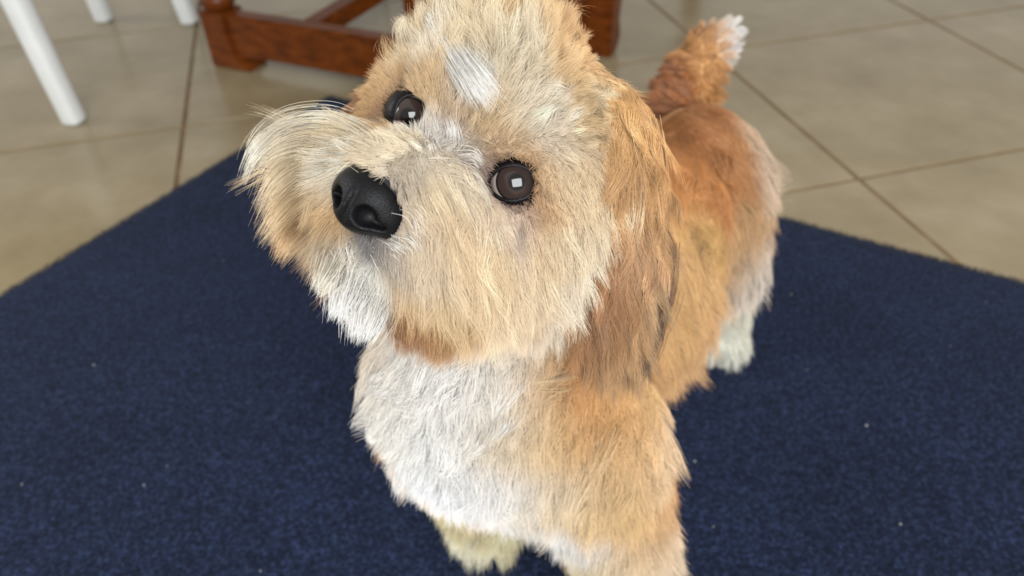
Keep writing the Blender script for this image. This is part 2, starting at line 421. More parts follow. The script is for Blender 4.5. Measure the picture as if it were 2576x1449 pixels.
def surface_nets(V, lo, step):
    s = V < 0; nx, ny, nz = V.shape
    cnt = np.zeros((nx - 1, ny - 1, nz - 1), np.float32); acc = np.zeros((nx - 1, ny - 1, nz - 1, 3), np.float32)
    corners = [(i, j, k) for i in (0, 1) for j in (0, 1) for k in (0, 1)]
    cs = lambda A, c_: A[c_[0]:nx - 1 + c_[0], c_[1]:ny - 1 + c_[1], c_[2]:nz - 1 + c_[2]]
    for a in corners:
        for ax in range(3):
            if a[ax]: continue
            b_ = list(a); b_[ax] = 1
            va, vb = cs(V, a), cs(V, b_); m_ = (va < 0) != (vb < 0)
            t = np.where(m_, va / np.where(m_, va - vb, 1), 0)
            cnt += m_
            for q in range(3): acc[..., q] += m_ * (a[q] + (t if q == ax else 0))
    act = cnt > 0; idx = np.full(act.shape, -1, np.int64); idx[act] = np.arange(act.sum())
    ijk = np.argwhere(act); verts = lo + step * (ijk + acc[act] / cnt[act][:, None])
    faces = []
    for ax in range(3):
        u, v = (ax + 1) % 3, (ax + 2) % 3
        sa = [slice(None)] * 3; sb = [slice(None)] * 3; sa[ax] = slice(0, -1); sb[ax] = slice(1, None)
        A, B = s[tuple(sa)], s[tuple(sb)]
        e = np.argwhere(A != B)
        e = e[(e[:, u] > 0) & (e[:, v] > 0) & (e[:, u] < V.shape[u] - 1) & (e[:, v] < V.shape[v] - 1)]
        du = np.zeros(3, int); du[u] = 1; dv = np.zeros(3, int); dv[v] = 1
        q = [idx[tuple((e - x).T)] for x in (du + dv, dv, 0 * du, du)]
        fl = A[tuple(e.T)]
        quad = np.stack(q, 1); quad[~fl] = quad[~fl][:, ::-1]
        faces.append(quad)
    return verts, np.concatenate(faces)
bv, bf = surface_nets(SD, lo, STEP)

def trilin(A, p):
    g_ = (p - lo) / STEP; g_ = np.clip(g_, 0, np.array(A.shape) - 1.001); i = g_.astype(int); f = g_ - i; out = 0
    for a in (0, 1):
        for b_ in (0, 1):
            for c_ in (0, 1):
                w_ = np.where(a, f[:, 0], 1 - f[:, 0]) * np.where(b_, f[:, 1], 1 - f[:, 1]) * np.where(c_, f[:, 2], 1 - f[:, 2])
                out = out + w_ * A[i[:, 0] + a, i[:, 1] + b_, i[:, 2] + c_]
    return out
def sdf(p): return trilin(SD, p)
def sgrad(p):
    e = STEP * .8
    return nrm(np.stack([sdf(p + np.eye(3)[k] * e) - sdf(p - np.eye(3)[k] * e) for k in range(3)], -1))
def region(p):
    g_ = np.clip(np.rint((p - lo) / STEP).astype(int), 0, dims - 1); return RG[tuple(g_.T)]
print('body verts', len(bv), 'bbox', bv.min(0), bv.max(0))
dog = empty('dog', (float(chest[0]), float(chest[1]), MZ))
tag(dog, 'fluffy apricot and white dog standing on the navy mat, looking up', 'dog')
DOG0 = np.array(dog.location)
MT_skin, nt, b = mat('undercoat')
b.inputs['Base Color'].default_value = (*srgb(200, 160, 115), 1); b.inputs['Roughness'].default_value = .9
body = link_obj('body', mesh_from(bv - DOG0, bf, 'body'), MT_skin, dog)

# ------------------------------------------------------------------ eyes and nose
def eye_frame(gaze):
    z = nrm(gaze); x = nrm(np.cross([0, 0, 1], z)); y = np.cross(z, x); return np.stack([x, y, z], 1)
MT_eye, nt, b = mat('eye_surface')
tc = nt.nodes.new('ShaderNodeTexCoord'); vn = nt.nodes.new('ShaderNodeVectorMath'); vn.operation = 'NORMALIZE'
sx = nt.nodes.new('ShaderNodeSeparateXYZ'); nt.links.new(tc.outputs['Object'], vn.inputs[0]); nt.links.new(vn.outputs[0], sx.inputs[0])
r1 = ramp(nt, sx.outputs[2], [(0.0, srgb(40, 32, 30)), (0.50, srgb(60, 50, 46)), (0.715, srgb(150, 138, 130)), (0.735, srgb(16, 12, 11)), (0.765, srgb(26, 20, 18)), (0.80, srgb(54, 43, 39)), (0.95, srgb(46, 37, 34)), (0.972, srgb(16, 13, 13)), (1.0, srgb(9, 8, 8))])
nt.links.new(r1.outputs[0], b.inputs['Base Color']); b.inputs['Roughness'].default_value = .3; b.inputs['Specular IOR Level'].default_value = 0
b.inputs['Coat Weight'].default_value = 1; b.inputs['Coat Roughness'].default_value = .015; b.inputs['Coat IOR'].default_value = 1.5
MT_lid, nt, b = mat('dark_skin')
n = noise_node(nt, 900, 3); r1 = ramp(nt, n.outputs[0], [(.3, srgb(10, 8, 9)), (.7, srgb(22, 18, 19))])
nt.links.new(r1.outputs[0], b.inputs['Base Color']); b.inputs['Roughness'].default_value = .38; b.inputs['Specular IOR Level'].default_value = .14
bp = nt.nodes.new('ShaderNodeBump'); bp.inputs['Strength'].default_value = .4; bp.inputs['Distance'].default_value = .0006
nt.links.new(n.outputs[0], bp.inputs['Height']); nt.links.new(bp.outputs[0], b.inputs['Normal'])
ER = .0118
eyes = []
def make_eye(px, py, d, gaze_px, side, op=0.66):
    c = P(px, py, d); gz = nrm(P(px + gaze_px[0], py + gaze_px[1], d - ER) - c); Fm = eye_frame(gz)
    vs_, fs = [], []; nu, nv = 40, 28
    for j in range(nv + 1):
        th = math.pi * j / nv
        bul = .0011 * math.exp(-(th / .55) ** 4)
        for i in range(nu):
            ph = 2 * math.pi * i / nu
            vs_.append((ER + bul) * np.array([math.sin(th) * math.cos(ph), math.sin(th) * math.sin(ph), math.cos(th)]))
    for j in range(nv):
        for i in range(nu): fs.append((j * nu + i, j * nu + (i + 1) % nu, (j + 1) * nu + (i + 1) % nu, (j + 1) * nu + i)[::-1])
    me = mesh_from(vs_, fs, 'eye'); bmx = bmesh.new(); bmx.from_mesh(me); bmesh.ops.remove_doubles(bmx, verts=bmx.verts[:], dist=1e-6)
    bmesh.ops.recalc_face_normals(bmx, faces=bmx.faces[:]); bmx.to_mesh(me); bmx.free(); me.polygons.foreach_set('use_smooth', [True] * len(me.polygons))
    o = link_obj('eye', me, MT_eye, dog)
    mw = Matrix.Identity(4)
    for i in range(3):
        for k in range(3): mw[i][k] = Fm[i, k]
        mw[i][3] = c[i] - DOG0[i]
    o.matrix_local = mw
    o['label'] = 'dark brown glossy eye'
    # lids: a shell around the ball with an almond opening, corner towards the nose
    look = nrm(CAM - c); Lm = eye_frame(nrm(look + HF * .15)); toN = (H(.03, 0, -.02) - c) @ Lm; an = math.atan2(toN[1], toN[0])
    vs_, fs = [], []; nu = 56
    rows = [(-.015, 1.0), (-.02, 1.06), (.02, 1.09), (.08, 1.11), (.18, 1.12), (.35, 1.12), (.6, 1.10), (1.0, 1.06)]
    for dt, rr in rows:
        for i in range(nu):
            ph = 2 * math.pi * i / nu; dd = abs((ph - an + math.pi) % (2 * math.pi) - math.pi)
            th = op + .26 * math.exp(-(dd / .30) ** 2) + .10 * math.cos(2 * (ph - an)) + dt
            vs_.append(Lm @ (ER * rr * np.array([math.sin(th) * math.cos(ph), math.sin(th) * math.sin(ph), math.cos(th)])) + c - DOG0)
    for j in range(len(rows) - 1):
        for i in range(nu): fs.append((j * nu + i, (j + 1) * nu + i, (j + 1) * nu + (i + 1) % nu, j * nu + (i + 1) % nu))
    lid = link_obj('eyelid', mesh_from(vs_, fs, 'eyelid'), MT_lid, o); lid.matrix_parent_inverse = mw.inverted()
    lid['label'] = 'dark eyelid rim'
    eyes.append((c, nrm(look + HF * .15), side))
make_eye(1293, 460, .320, (7, -3), 1)
make_eye(1040, 292, .338, (-14, 1), -1)

NC = np.array([.0450, -.0012, -.0230]); NS = 1.17
nst = .0006; ng = np.stack(np.meshgrid(*[np.arange(-.019, .019, nst)] * 3, indexing='ij'), -1)
def e_sd(p, c, r):
    q = p - np.array(c); k0 = np.linalg.norm(q / np.array(r), axis=-1); k1 = np.linalg.norm(q / np.array(r) ** 2, axis=-1); return k0 * (k0 - 1) / (k1 + 1e-9)
def smn(a, b_, k): h = np.clip(.5 + .5 * (b_ - a) / k, 0, 1); return b_ * (1 - h) + a * h - k * h * (1 - h)
def smx(a, b_, k): return -smn(-a, -b_, k)
V = e_sd(ng, (0, 0, .001), (.0105, .0128, .0100))
V = smn(V, e_sd(ng, (.003, 0, -.004), (.0075, .0085, .0065)), .004)
V = smn(V, e_sd(ng, (-.003, .0095, -.002), (.008, .0055, .0065)), .003); V = smn(V, e_sd(ng, (-.003, -.0095, -.002), (.008, .0055, .0065)), .003)
for s in (1, -1):
    for c_, r_ in (((.0092, s * .0062, -.0020), (.0060, .0034, .0036)), ((.0062, s * .0094, -.0034), (.0040, .0034, .0013))):
        V = smx(V, -e_sd(ng, c_, r_), .0012)
gv = np.sqrt(ng[..., 1] ** 2 + ((ng[..., 0] - .0105) * .9) ** 2 * 0) 
V = smx(V, -(np.sqrt(ng[..., 1] ** 2 + np.clip(.0100 - ng[..., 0], 0, 1) ** 2) - .0004), .001)
nv_, nf_ = surface_nets(V.astype(np.float32), np.array([-.019] * 3), nst)
nv_w = HM + (nv_ * NS + NC) @ HB.T
MT_nose, nt, b = mat('nose_leather')
vo = nt.nodes.new('ShaderNodeTexVoronoi'); vo.inputs['Scale'].default_value = 1900; tc = nt.nodes.new('ShaderNodeTexCoord'); nt.links.new(tc.outputs['Object'], vo.inputs['Vector'])
bp = nt.nodes.new('ShaderNodeBump'); bp.inputs['Strength'].default_value = .35; bp.inputs['Distance'].default_value = .0004; nt.links.new(vo.outputs[0], bp.inputs['Height']); nt.links.new(bp.outputs[0], b.inputs['Normal'])
n = noise_node(nt, 160); r1 = ramp(nt, n.outputs[0], [(.3, srgb(9, 9, 10)), (.7, srgb(17, 17, 19))]); nt.links.new(r1.outputs[0], b.inputs['Base Color'])
b.inputs['Roughness'].default_value = .42; b.inputs['Specular IOR Level'].default_value = .16
nose = link_obj('nose', mesh_from(nv_w - DOG0, nf_, 'nose'), MT_nose, dog); nose['label'] = 'black leathery nose with two nostrils'
nose_c = H(*NC)

# ------------------------------------------------------------------ fur groom: guide hairs (root px, tip px, mm away from the viewer at the tip)
HG = [(1090,130,1045,40,-5),(1160,110,1145,-40,-5),(1250,100,1260,-50,-5),(1340,100,1355,-20,0),(1410,120,1418,60,0),(1470,170,1488,140,3),
(1000,170,965,110,0),(940,200,895,150,5),(1100,200,1075,110,-8),(1200,200,1200,110,-10),(1300,200,1330,100,-10),(1400,220,1430,160,-8),
(1180,290,1200,220,-8),(1270,300,1310,240,-8),(1340,300,1410,260,-8),(1400,330,1455,300,-5),(1410,430,1430,520,-3),(1540,200,1570,262,3),(1500,240,1540,330,-3),(1580,260,1610,340,3),
(1040,220,1005,160,-6),(980,230,930,180,-3),(920,260,875,240,2),(900,285,865,290,3),(1100,260,1090,190,-8),
(1090,350,1062,280,-8),(1130,360,1150,300,-8),(1170,370,1210,320,-8),(1060,385,1000,350,-5),(1120,410,1170,400,-5),
(1020,470,1075,640,-4),(1060,455,1150,640,-6),(1110,440,1230,590,-6),(1160,450,1250,590,-5),(1050,560,1075,750,-4),(1100,560,1140,770,-5),(1160,580,1215,780,-5),(1210,560,1260,730,-4),(1060,680,1085,850,-2),(1120,700,1140,890,-2),(1190,700,1215,880,-2),(1050,800,1065,910,0),(1130,800,1145,920,0),
(1250,580,1270,680,-4),(1240,680,1270,800,-4),(1330,570,1370,680,-4),(1330,700,1350,820,-3),(1400,620,1420,750,-3),(1260,820,1280,940,-2),(1350,820,1370,940,-2),(1420,780,1450,880,-2),(1200,560,1230,650,-4),
(1260,525,1265,570,-2),(1330,525,1355,590,-2),(1290,400,1305,360,-3),(1240,410,1235,370,-3),(1350,420,1385,410,-3),(1225,470,1195,490,-2),(1365,480,1385,540,-2),
(875,600,870,665,-4),(930,610,942,705,-5),(985,600,1025,720,-7),(890,680,845,800,0),(930,720,895,870,2),(850,640,785,735,3),(960,780,930,910,3),(820,640,770,740,3),
(1000,400,870,300,3),(940,385,780,300,6),(880,370,700,305,8),(820,380,640,350,10),(780,410,600,440,10),(760,470,610,550,10),(770,530,640,640,8),(800,580,690,690,6),(850,560,770,690,4),(870,480,765,570,5),(900,430,780,420,6),(835,610,780,710,3)]
EG = [(1500,280,1490,400,-4),(1550,300,1590,420,-2),(1600,350,1630,480,2),(1480,400,1452,530,-4),(1540,450,1530,600,-5),(1620,480,1645,620,0),(1470,550,1452,690,-3),(1550,600,1550,760,-4),(1630,640,1645,780,0),(1490,700,1490,850,-2),(1570,750,1575,910,-2),(1640,780,1640,890,0),(1530,850,1555,965,0),(1610,850,1595,965,0)]
BG = [(1000,900,975,980,0),(1150,950,1115,1040,-6),(1050,1000,1010,1080,-4),(960,960,925,1020,3),(960,1060,925,1120,3),(1250,950,1225,1040,-6),(1150,1080,1145,1180,-6),(1030,1120,995,1200,0),(1250,1100,1270,1200,-5),(1100,1180,1085,1265,-3),(1200,1200,1205,1280,-3),(1300,1190,1310,1290,-3),(1380,1240,1385,1340,-3),(1480,1300,1480,1410,-3),
(1400,960,1320,1000,-4),(1450,1050,1425,1150,-4),(1540,1050,1530,1160,-3),(1600,1100,1620,1200,0),(1400,1120,1385,1230,-4),(1500,1180,1480,1290,-4),(1600,1250,1610,1350,0),(1660,1200,1700,1280,3),(1660,1330,1705,1410,3),(1550,1380,1550,1470,-3),
(1600,1000,1610,1090,3),(1680,900,1710,990,3),(1750,750,1775,840,3),(1700,700,1720,800,0),(1780,600,1800,690,0),(1740,550,1760,640,-3),(1850,560,1865,640,3),(1880,420,1910,480,3),(1850,350,1885,420,0),(1760,400,1785,490,-4),(1700,420,1705,520,-3),(1650,330,1640,420,0),(1700,300,1700,390,-4),(1800,300,1835,380,-2),(1640,240,1605,280,3),
(1850,700,1855,760,0),(1820,790,1820,850,-2),(1200,1330,1190,1390,-3),(1270,1340,1275,1400,-3)]
TG = [(1720,210,1670,190,0),(1760,160,1710,140,0),(1800,100,1785,55,0),(1828,92,1862,75,0),(1815,120,1862,130,0),(1800,190,1835,225,0),(1760,200,1780,250,-5)]
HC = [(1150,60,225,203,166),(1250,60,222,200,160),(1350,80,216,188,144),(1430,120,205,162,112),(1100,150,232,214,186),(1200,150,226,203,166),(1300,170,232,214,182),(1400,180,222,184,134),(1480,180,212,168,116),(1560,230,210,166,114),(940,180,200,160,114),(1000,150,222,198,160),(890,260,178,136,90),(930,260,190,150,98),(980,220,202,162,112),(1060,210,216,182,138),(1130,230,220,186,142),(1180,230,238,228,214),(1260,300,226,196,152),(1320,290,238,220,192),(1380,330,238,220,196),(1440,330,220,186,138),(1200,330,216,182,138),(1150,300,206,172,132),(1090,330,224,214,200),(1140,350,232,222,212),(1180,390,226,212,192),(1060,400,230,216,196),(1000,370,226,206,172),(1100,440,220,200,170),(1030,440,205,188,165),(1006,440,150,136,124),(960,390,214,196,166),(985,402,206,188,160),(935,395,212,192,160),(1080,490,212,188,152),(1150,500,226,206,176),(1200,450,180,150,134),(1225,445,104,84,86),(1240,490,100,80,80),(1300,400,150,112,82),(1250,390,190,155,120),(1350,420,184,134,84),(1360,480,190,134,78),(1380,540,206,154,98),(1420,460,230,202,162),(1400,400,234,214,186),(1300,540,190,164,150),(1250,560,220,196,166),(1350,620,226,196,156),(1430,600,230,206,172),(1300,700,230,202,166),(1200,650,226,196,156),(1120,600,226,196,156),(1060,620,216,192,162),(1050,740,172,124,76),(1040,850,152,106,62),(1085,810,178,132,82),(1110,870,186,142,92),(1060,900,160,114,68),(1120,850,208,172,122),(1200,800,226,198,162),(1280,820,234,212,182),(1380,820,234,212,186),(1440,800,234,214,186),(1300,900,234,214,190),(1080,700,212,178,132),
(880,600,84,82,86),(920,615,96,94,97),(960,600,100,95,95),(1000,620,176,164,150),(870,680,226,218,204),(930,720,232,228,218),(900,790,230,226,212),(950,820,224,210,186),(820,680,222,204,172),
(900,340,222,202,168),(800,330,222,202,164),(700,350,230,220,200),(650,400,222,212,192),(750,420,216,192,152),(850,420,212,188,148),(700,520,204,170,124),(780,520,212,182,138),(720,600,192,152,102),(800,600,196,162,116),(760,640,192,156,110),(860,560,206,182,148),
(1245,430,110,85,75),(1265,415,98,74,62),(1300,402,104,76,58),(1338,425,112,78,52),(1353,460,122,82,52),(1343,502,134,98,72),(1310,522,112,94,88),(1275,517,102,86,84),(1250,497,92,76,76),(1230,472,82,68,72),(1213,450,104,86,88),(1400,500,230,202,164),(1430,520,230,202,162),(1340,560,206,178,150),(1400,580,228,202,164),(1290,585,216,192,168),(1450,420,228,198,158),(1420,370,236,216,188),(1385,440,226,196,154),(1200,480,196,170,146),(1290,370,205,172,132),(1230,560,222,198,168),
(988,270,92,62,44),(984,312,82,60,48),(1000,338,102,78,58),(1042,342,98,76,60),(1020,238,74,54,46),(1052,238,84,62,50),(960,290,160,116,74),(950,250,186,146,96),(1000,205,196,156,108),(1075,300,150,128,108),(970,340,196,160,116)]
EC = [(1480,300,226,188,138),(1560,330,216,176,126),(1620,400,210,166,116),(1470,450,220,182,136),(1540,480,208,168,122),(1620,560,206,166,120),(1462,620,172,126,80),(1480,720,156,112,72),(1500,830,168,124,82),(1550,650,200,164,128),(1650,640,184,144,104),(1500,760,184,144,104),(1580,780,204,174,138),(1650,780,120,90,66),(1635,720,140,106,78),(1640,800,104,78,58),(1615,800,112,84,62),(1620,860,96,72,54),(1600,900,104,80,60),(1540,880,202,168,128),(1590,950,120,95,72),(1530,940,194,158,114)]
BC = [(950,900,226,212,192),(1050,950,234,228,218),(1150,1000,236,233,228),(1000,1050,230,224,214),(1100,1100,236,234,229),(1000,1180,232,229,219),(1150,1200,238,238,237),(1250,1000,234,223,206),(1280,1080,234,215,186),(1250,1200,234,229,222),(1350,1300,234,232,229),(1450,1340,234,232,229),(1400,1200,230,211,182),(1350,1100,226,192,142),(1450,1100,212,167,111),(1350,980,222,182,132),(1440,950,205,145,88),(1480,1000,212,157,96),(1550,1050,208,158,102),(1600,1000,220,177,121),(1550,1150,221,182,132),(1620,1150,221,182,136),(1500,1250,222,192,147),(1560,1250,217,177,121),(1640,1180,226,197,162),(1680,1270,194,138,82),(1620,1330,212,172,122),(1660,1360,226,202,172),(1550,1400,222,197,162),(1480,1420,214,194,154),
(1700,950,211,167,117),(1750,850,207,162,112),(1700,800,211,167,112),(1720,700,216,172,117),(1800,700,203,163,118),(1750,600,211,167,107),(1830,600,196,155,109),(1850,650,193,152,106),(1870,700,217,204,190),(1700,500,196,136,79),(1780,480,192,131,75),(1860,420,184,129,77),(1915,430,212,187,162),(1900,350,202,172,142),(1800,380,172,115,66),(1700,350,172,115,66),(1800,280,168,113,67),(1680,270,168,120,73),(1760,240,172,125,82),  # back tones: deeper orange coat, with some shade kept in the colour
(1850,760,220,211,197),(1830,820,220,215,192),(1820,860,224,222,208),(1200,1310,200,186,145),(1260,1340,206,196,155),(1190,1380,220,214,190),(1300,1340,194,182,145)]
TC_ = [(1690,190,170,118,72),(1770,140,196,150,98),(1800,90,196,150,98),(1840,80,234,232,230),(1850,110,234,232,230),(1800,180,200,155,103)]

def hit(px, py, regs):
    r = ray(px, py); ts = np.arange(.2, 1.05, .0015); pts = CAM + ts[:, None] * r
    ok = np.all((pts > lo) & (pts < hi), axis=1); d = np.where(ok, sdf(np.clip(pts, lo, hi)), 1.)
    rg = region(np.clip(pts, lo, hi)); inr = np.isin(rg, regs)
    cr = np.where((d < 0) & inr)[0]
    if len(cr): return pts[cr[0]]
    d = np.where(inr, d, 9.); k = int(np.argmin(d)); p = pts[k:k + 1]
    for _ in range(3): p = p - sgrad(p) * sdf(p)[:, None]
    return p[0]
def depth_of(p): return float((p - CAM) @ CF)
def guides(lst, regs):
    R, D = [], []
    for rx, ry, tx, ty, dz in lst:
        p = hit(rx, ry, regs); R.append(p); D.append(P(tx, ty, depth_of(p) + dz * .001) - P(rx, ry, depth_of(p)))
    return np.array(R), np.array(D)
def cguides(lst, regs):
    return np.array([hit(a[0], a[1], regs) for a in lst]), np.array([srgb(*a[2:]) for a in lst])
def mirror_head(p): q = to_head(p); q[:, 1] *= -1; return HM + q @ HB.T
def mirror_vec(v): q = v @ HB; q[:, 1] *= -1; return q @ HB.T
def interp(p, R, D, s, wd=None, dflt=None, wts=None):
    out = np.zeros((len(p), D.shape[1]))
    for i in range(0, len(p), 20000):
        q = p[i:i + 20000]; d2 = np.maximum((q ** 2).sum(1)[:, None] + (R ** 2).sum(1)[None] - 2 * q @ R.T, 0).astype(np.float32); dm = d2.min(1, keepdims=True)
        w_ = np.exp(-(d2 - (dm if dflt is None else 0)) / (2 * s * s)) + 1e-12 / (d2 + 1e-6)
        if wts is not None: w_ = w_ * wts
        num = w_ @ D; den = w_.sum(1, keepdims=True)
        if dflt is not None: num += wd * dflt[i:i + 20000]; den = den + wd
        out[i:i + 20000] = num / den
    return out

# roots
tri = np.concatenate([bf[:, [0, 1, 2]], bf[:, [0, 2, 3]]]); A_, B_, C_ = bv[tri[:, 0]], bv[tri[:, 1]], bv[tri[:, 2]]
ar = np.linalg.norm(np.cross(B_ - A_, C_ - A_), axis=1) / 2; tc_ = (A_ + B_ + C_) / 3; treg = region(tc_); tn = nrm(np.cross(B_ - A_, C_ - A_))
face_cam = (tn * nrm(CAM - tc_)).sum(1)
def sample(regs, n, dens=None):
    wgt = ar * np.isin(treg, regs) * np.where(face_cam < -.25, .28, 1.0) * (tc_[:, 2] > MZ + .004)
    if dens is not None: wgt = wgt * dens(tc_)
    k = rng.choice(len(tri), n, p=wgt / wgt.sum()); u, v = rng.random(n), rng.random(n); f = u + v > 1; u[f], v[f] = 1 - u[f], 1 - v[f]
    return A_[k] + (B_[k] - A_[k]) * u[:, None] + (C_[k] - A_[k]) * v[:, None]

def near_dist(p, pts): return np.min(np.linalg.norm(p[:, None] - pts[None], axis=2), axis=1)
def clump_ids(p, n_clump):
    from mathutils.kdtree import KDTree
    c = p[rng.choice(len(p), n_clump, replace=False)]
    kd = KDTree(len(c)); [kd.insert(tuple(q), i) for i, q in enumerate(c)]; kd.balance()
    res = [kd.find_n(tuple(q), 3) for q in p]
    ids = np.array([[r_[1] for r_ in q] for q in res]); ds = np.array([[r_[2] for r_ in q] for q in res])
    w_ = 1 / (ds ** 2 + 1e-7); w_ /= w_.sum(1, keepdims=True)
    return c, ids, w_

def grow(p, field, length, K=9, lift=.5, wave=.06, freq=1.2, clump=.5, n_clump=2000, lenvar=(.6, 1.1), rand=.05, jit=.10, grav=.10, mixn=.6):
    """strands follow a direction field: guide strands are traced, the others follow their nearest guides.
    field(x) -> vectors, length(x) -> metres, clump may be a function of position"""
    N = len(p); cp, ids, wts = clump_ids(p, n_clump); nc = n_clump
    cn = sgrad(cp); L = length(cp) * rng.uniform(.85, 1.15, nc)
    jt = jit(cp) if callable(jit) else np.full(nc, jit); wa = wave(cp) if callable(wave) else np.full(nc, wave)
    jd = rng.normal(0, 1, (nc, 3)) * jt[:, None]; x = cp.copy(); path = [x.copy()]; h = (L / (K - 1))[:, None]
    for j in range(K - 1):
        t = j / (K - 1); d = nrm(field(x)) + jd * (.4 + t) + cn * lift * (1 - t) ** 2 + np.array([0, 0, -grav * t])
        d = nrm(d); x = x + d * h
        q = np.clip(x, lo + .004, hi - .004); sd_ = sdf(q); m_ = sd_ < .0010
        if m_.any(): x[m_] += sgrad(q[m_]) * (.0010 - sd_[m_])[:, None]
        path.append(x.copy())
    path = np.stack(path, 1); t = np.linspace(0, 1, K)[None, :, None]
    dd = nrm(path[:, -1] - path[:, 0]); side = nrm(np.cross(dd, cn)); ph = rng.random((nc, 1, 1)) * 6.28; fq = freq * rng.uniform(.7, 1.3, (nc, 1, 1))
    amp = (wa * L)[:, None, None] * rng.uniform(.2, 1.3, (nc, 1, 1))
    path = path + (side[:, None] * (np.sin(6.28 * fq * t + ph) - np.sin(ph)) + cn[:, None] * .5 * (np.cos(6.28 * fq * t + ph) - np.cos(ph))) * amp * np.minimum(1, t * 2)
    disp = path - path[:, :1]
    ci = ids[:, 0]
    cl = clump(p) if callable(clump) else np.full(N, clump)
    wn = wts * (1 - cl[:, None] * mixn); wn[:, 0] += 1 - wn.sum(1)
    lv = rng.uniform(*lenvar, (N, 1, 1)); off = (p - cp[ci])[:, None]
    s_ = p[:, None] + (disp[ids[:, 0]] * wn[:, 0, None, None] + disp[ids[:, 1]] * wn[:, 1, None, None] + disp[ids[:, 2]] * wn[:, 2, None, None]) * lv
    s_ = s_ - off * (cl[:, None, None] * rng.uniform(.5, 1.1, (N, 1, 1))) * t
    s_ = s_ + rng.normal(0, rand, (N, 1, 3)) * L[ci][:, None, None] * t ** 1.5
    return s_, ci, nc
def collide(s_, start=1):
    K = s_.shape[1]
    for j in range(start, K):
        q = s_[:, j]; inb = np.all((q > lo + .004) & (q < hi - .004), axis=1)
        d = np.where(inb, sdf(np.clip(q, lo + .004, hi - .004)), 1.); eps = .0008 + .0015 * j / K; m_ = d < eps
        if m_.any(): s_[m_, j] = q[m_] + sgrad(q[m_]) * (eps - d[m_])[:, None]
    s_[:, :, 2] = np.maximum(s_[:, :, 2], MZ + .0008)
    return s_
def keep_mask(s_):
    ok = np.ones(len(s_), bool)
    for c, gz, side in eyes:
        rel = s_ - c; ax = rel @ gz; rad = np.linalg.norm(rel - ax[..., None] * gz, axis=-1)
        rlim = (rng.uniform(.0080, .0100, len(s_)) if side > 0 else rng.uniform(.0066, .0082, len(s_)))[:, None]
        ok &= ~((ax > -.004) & (ax < .03) & (rad < rlim)).any(1)
        ok &= ~(np.linalg.norm(rel, axis=-1) < ER * 1.02).any(1)
    q = (s_ - nose_c) @ HB; ok &= ~((np.linalg.norm((q + np.array([.001, 0, 0])) / np.array([.0145, .0160, .0135]), axis=-1) < 1) | ((q[..., 0] > .004) & (np.abs(q[..., 1]) < .013) & (np.abs(q[..., 2]) < .0105))).any(1)
    return ok

MT_fur, nt, b = mat('fur')
nt.nodes.remove(b); outn = nt.nodes['Material Output']
at = nt.nodes.new('ShaderNodeAttribute'); at.attribute_name = 'fur_color'
df = nt.nodes.new('ShaderNodeBsdfDiffuse'); hr = nt.nodes.new('ShaderNodeBsdfHair'); hr.component = 'Reflection'
hr.inputs['RoughnessU'].default_value = .32; hr.inputs['RoughnessV'].default_value = .6; hr.inputs['Color'].default_value = (1, .97, .92, 1)
m2_ = nt.nodes.new('ShaderNodeMixShader'); m2_.inputs[0].default_value = .05
nt.links.new(at.outputs['Color'], df.inputs[0]); nt.links.new(df.outputs[0], m2_.inputs[1]); nt.links.new(hr.outputs[0], m2_.inputs[2]); nt.links.new(m2_.outputs[0], outn.inputs[0])

def fur_object(name, s_, col, rad, label=None, parent=dog):
    """s_: N,K,3 world; col: N,3 or N,K,3 linear; rad: root radius (scalar or N)"""
    N, K, _ = s_.shape
    hc = bpy.data.hair_curves.new(name); hc.add_curves([K] * N)
    hc.points.foreach_set('position', np.ascontiguousarray(s_ - DOG0, np.float32).ravel())
    t = np.linspace(0, 1, K)
    rr = (np.broadcast_to(np.asarray(rad, float).reshape(-1, 1), (N, 1)) * (1 - .82 * t ** 1.6)[None]).astype(np.float32)
    a = hc.attributes.get('radius') or hc.attributes.new('radius', 'FLOAT', 'POINT'); a.data.foreach_set('value', rr.ravel())
    if col.ndim == 2: col = np.broadcast_to(col[:, None], (N, K, 3))
    c4 = np.concatenate([col, np.ones((N, K, 1))], -1).astype(np.float32)
    a = hc.attributes.new('fur_color', 'FLOAT_COLOR', 'POINT'); a.data.foreach_set('color', c4.ravel())
    hc.materials.append(MT_fur)
    o = bpy.data.objects.new(name, hc); COL.objects.link(o); o.parent = parent; o['kind'] = 'stuff'
    if label: o['label'] = label
    return o
def point_cols(s_, R_, C_s, s0, n_ev=4, **kw):
    K = s_.shape[1]; ev = np.linspace(0, K - 1, n_ev).astype(int)
    cs_ = [interp(s_[:, j], R_, C_s, s0, **kw) for j in ev]; out = np.zeros(s_.shape)
    for j in range(K):
        a = max(0, np.searchsorted(ev, j, 'right') - 1); a = min(a, n_ev - 2); f = (j - ev[a]) / (ev[a + 1] - ev[a]); out[:, j] = cs_[a] * (1 - f) + cs_[a + 1] * f
    return out
def shade(col, N, ci, nc, K=8, var=.06, cvar=.05, root=.90, tip=1.04, ex=.74):
    """natural strand to strand colour variation, paler hair tips"""
    cv = rng.normal(1, cvar, (nc, 1))[ci] * rng.normal(1, var, (N, 1)); t = np.linspace(0, 1, K)[None, :, None]
    col = col ** ex * .90
    return np.clip((col if col.ndim == 3 else col[:, None]) * cv[:, None] * (root + (tip - root) * t), 0, .92)

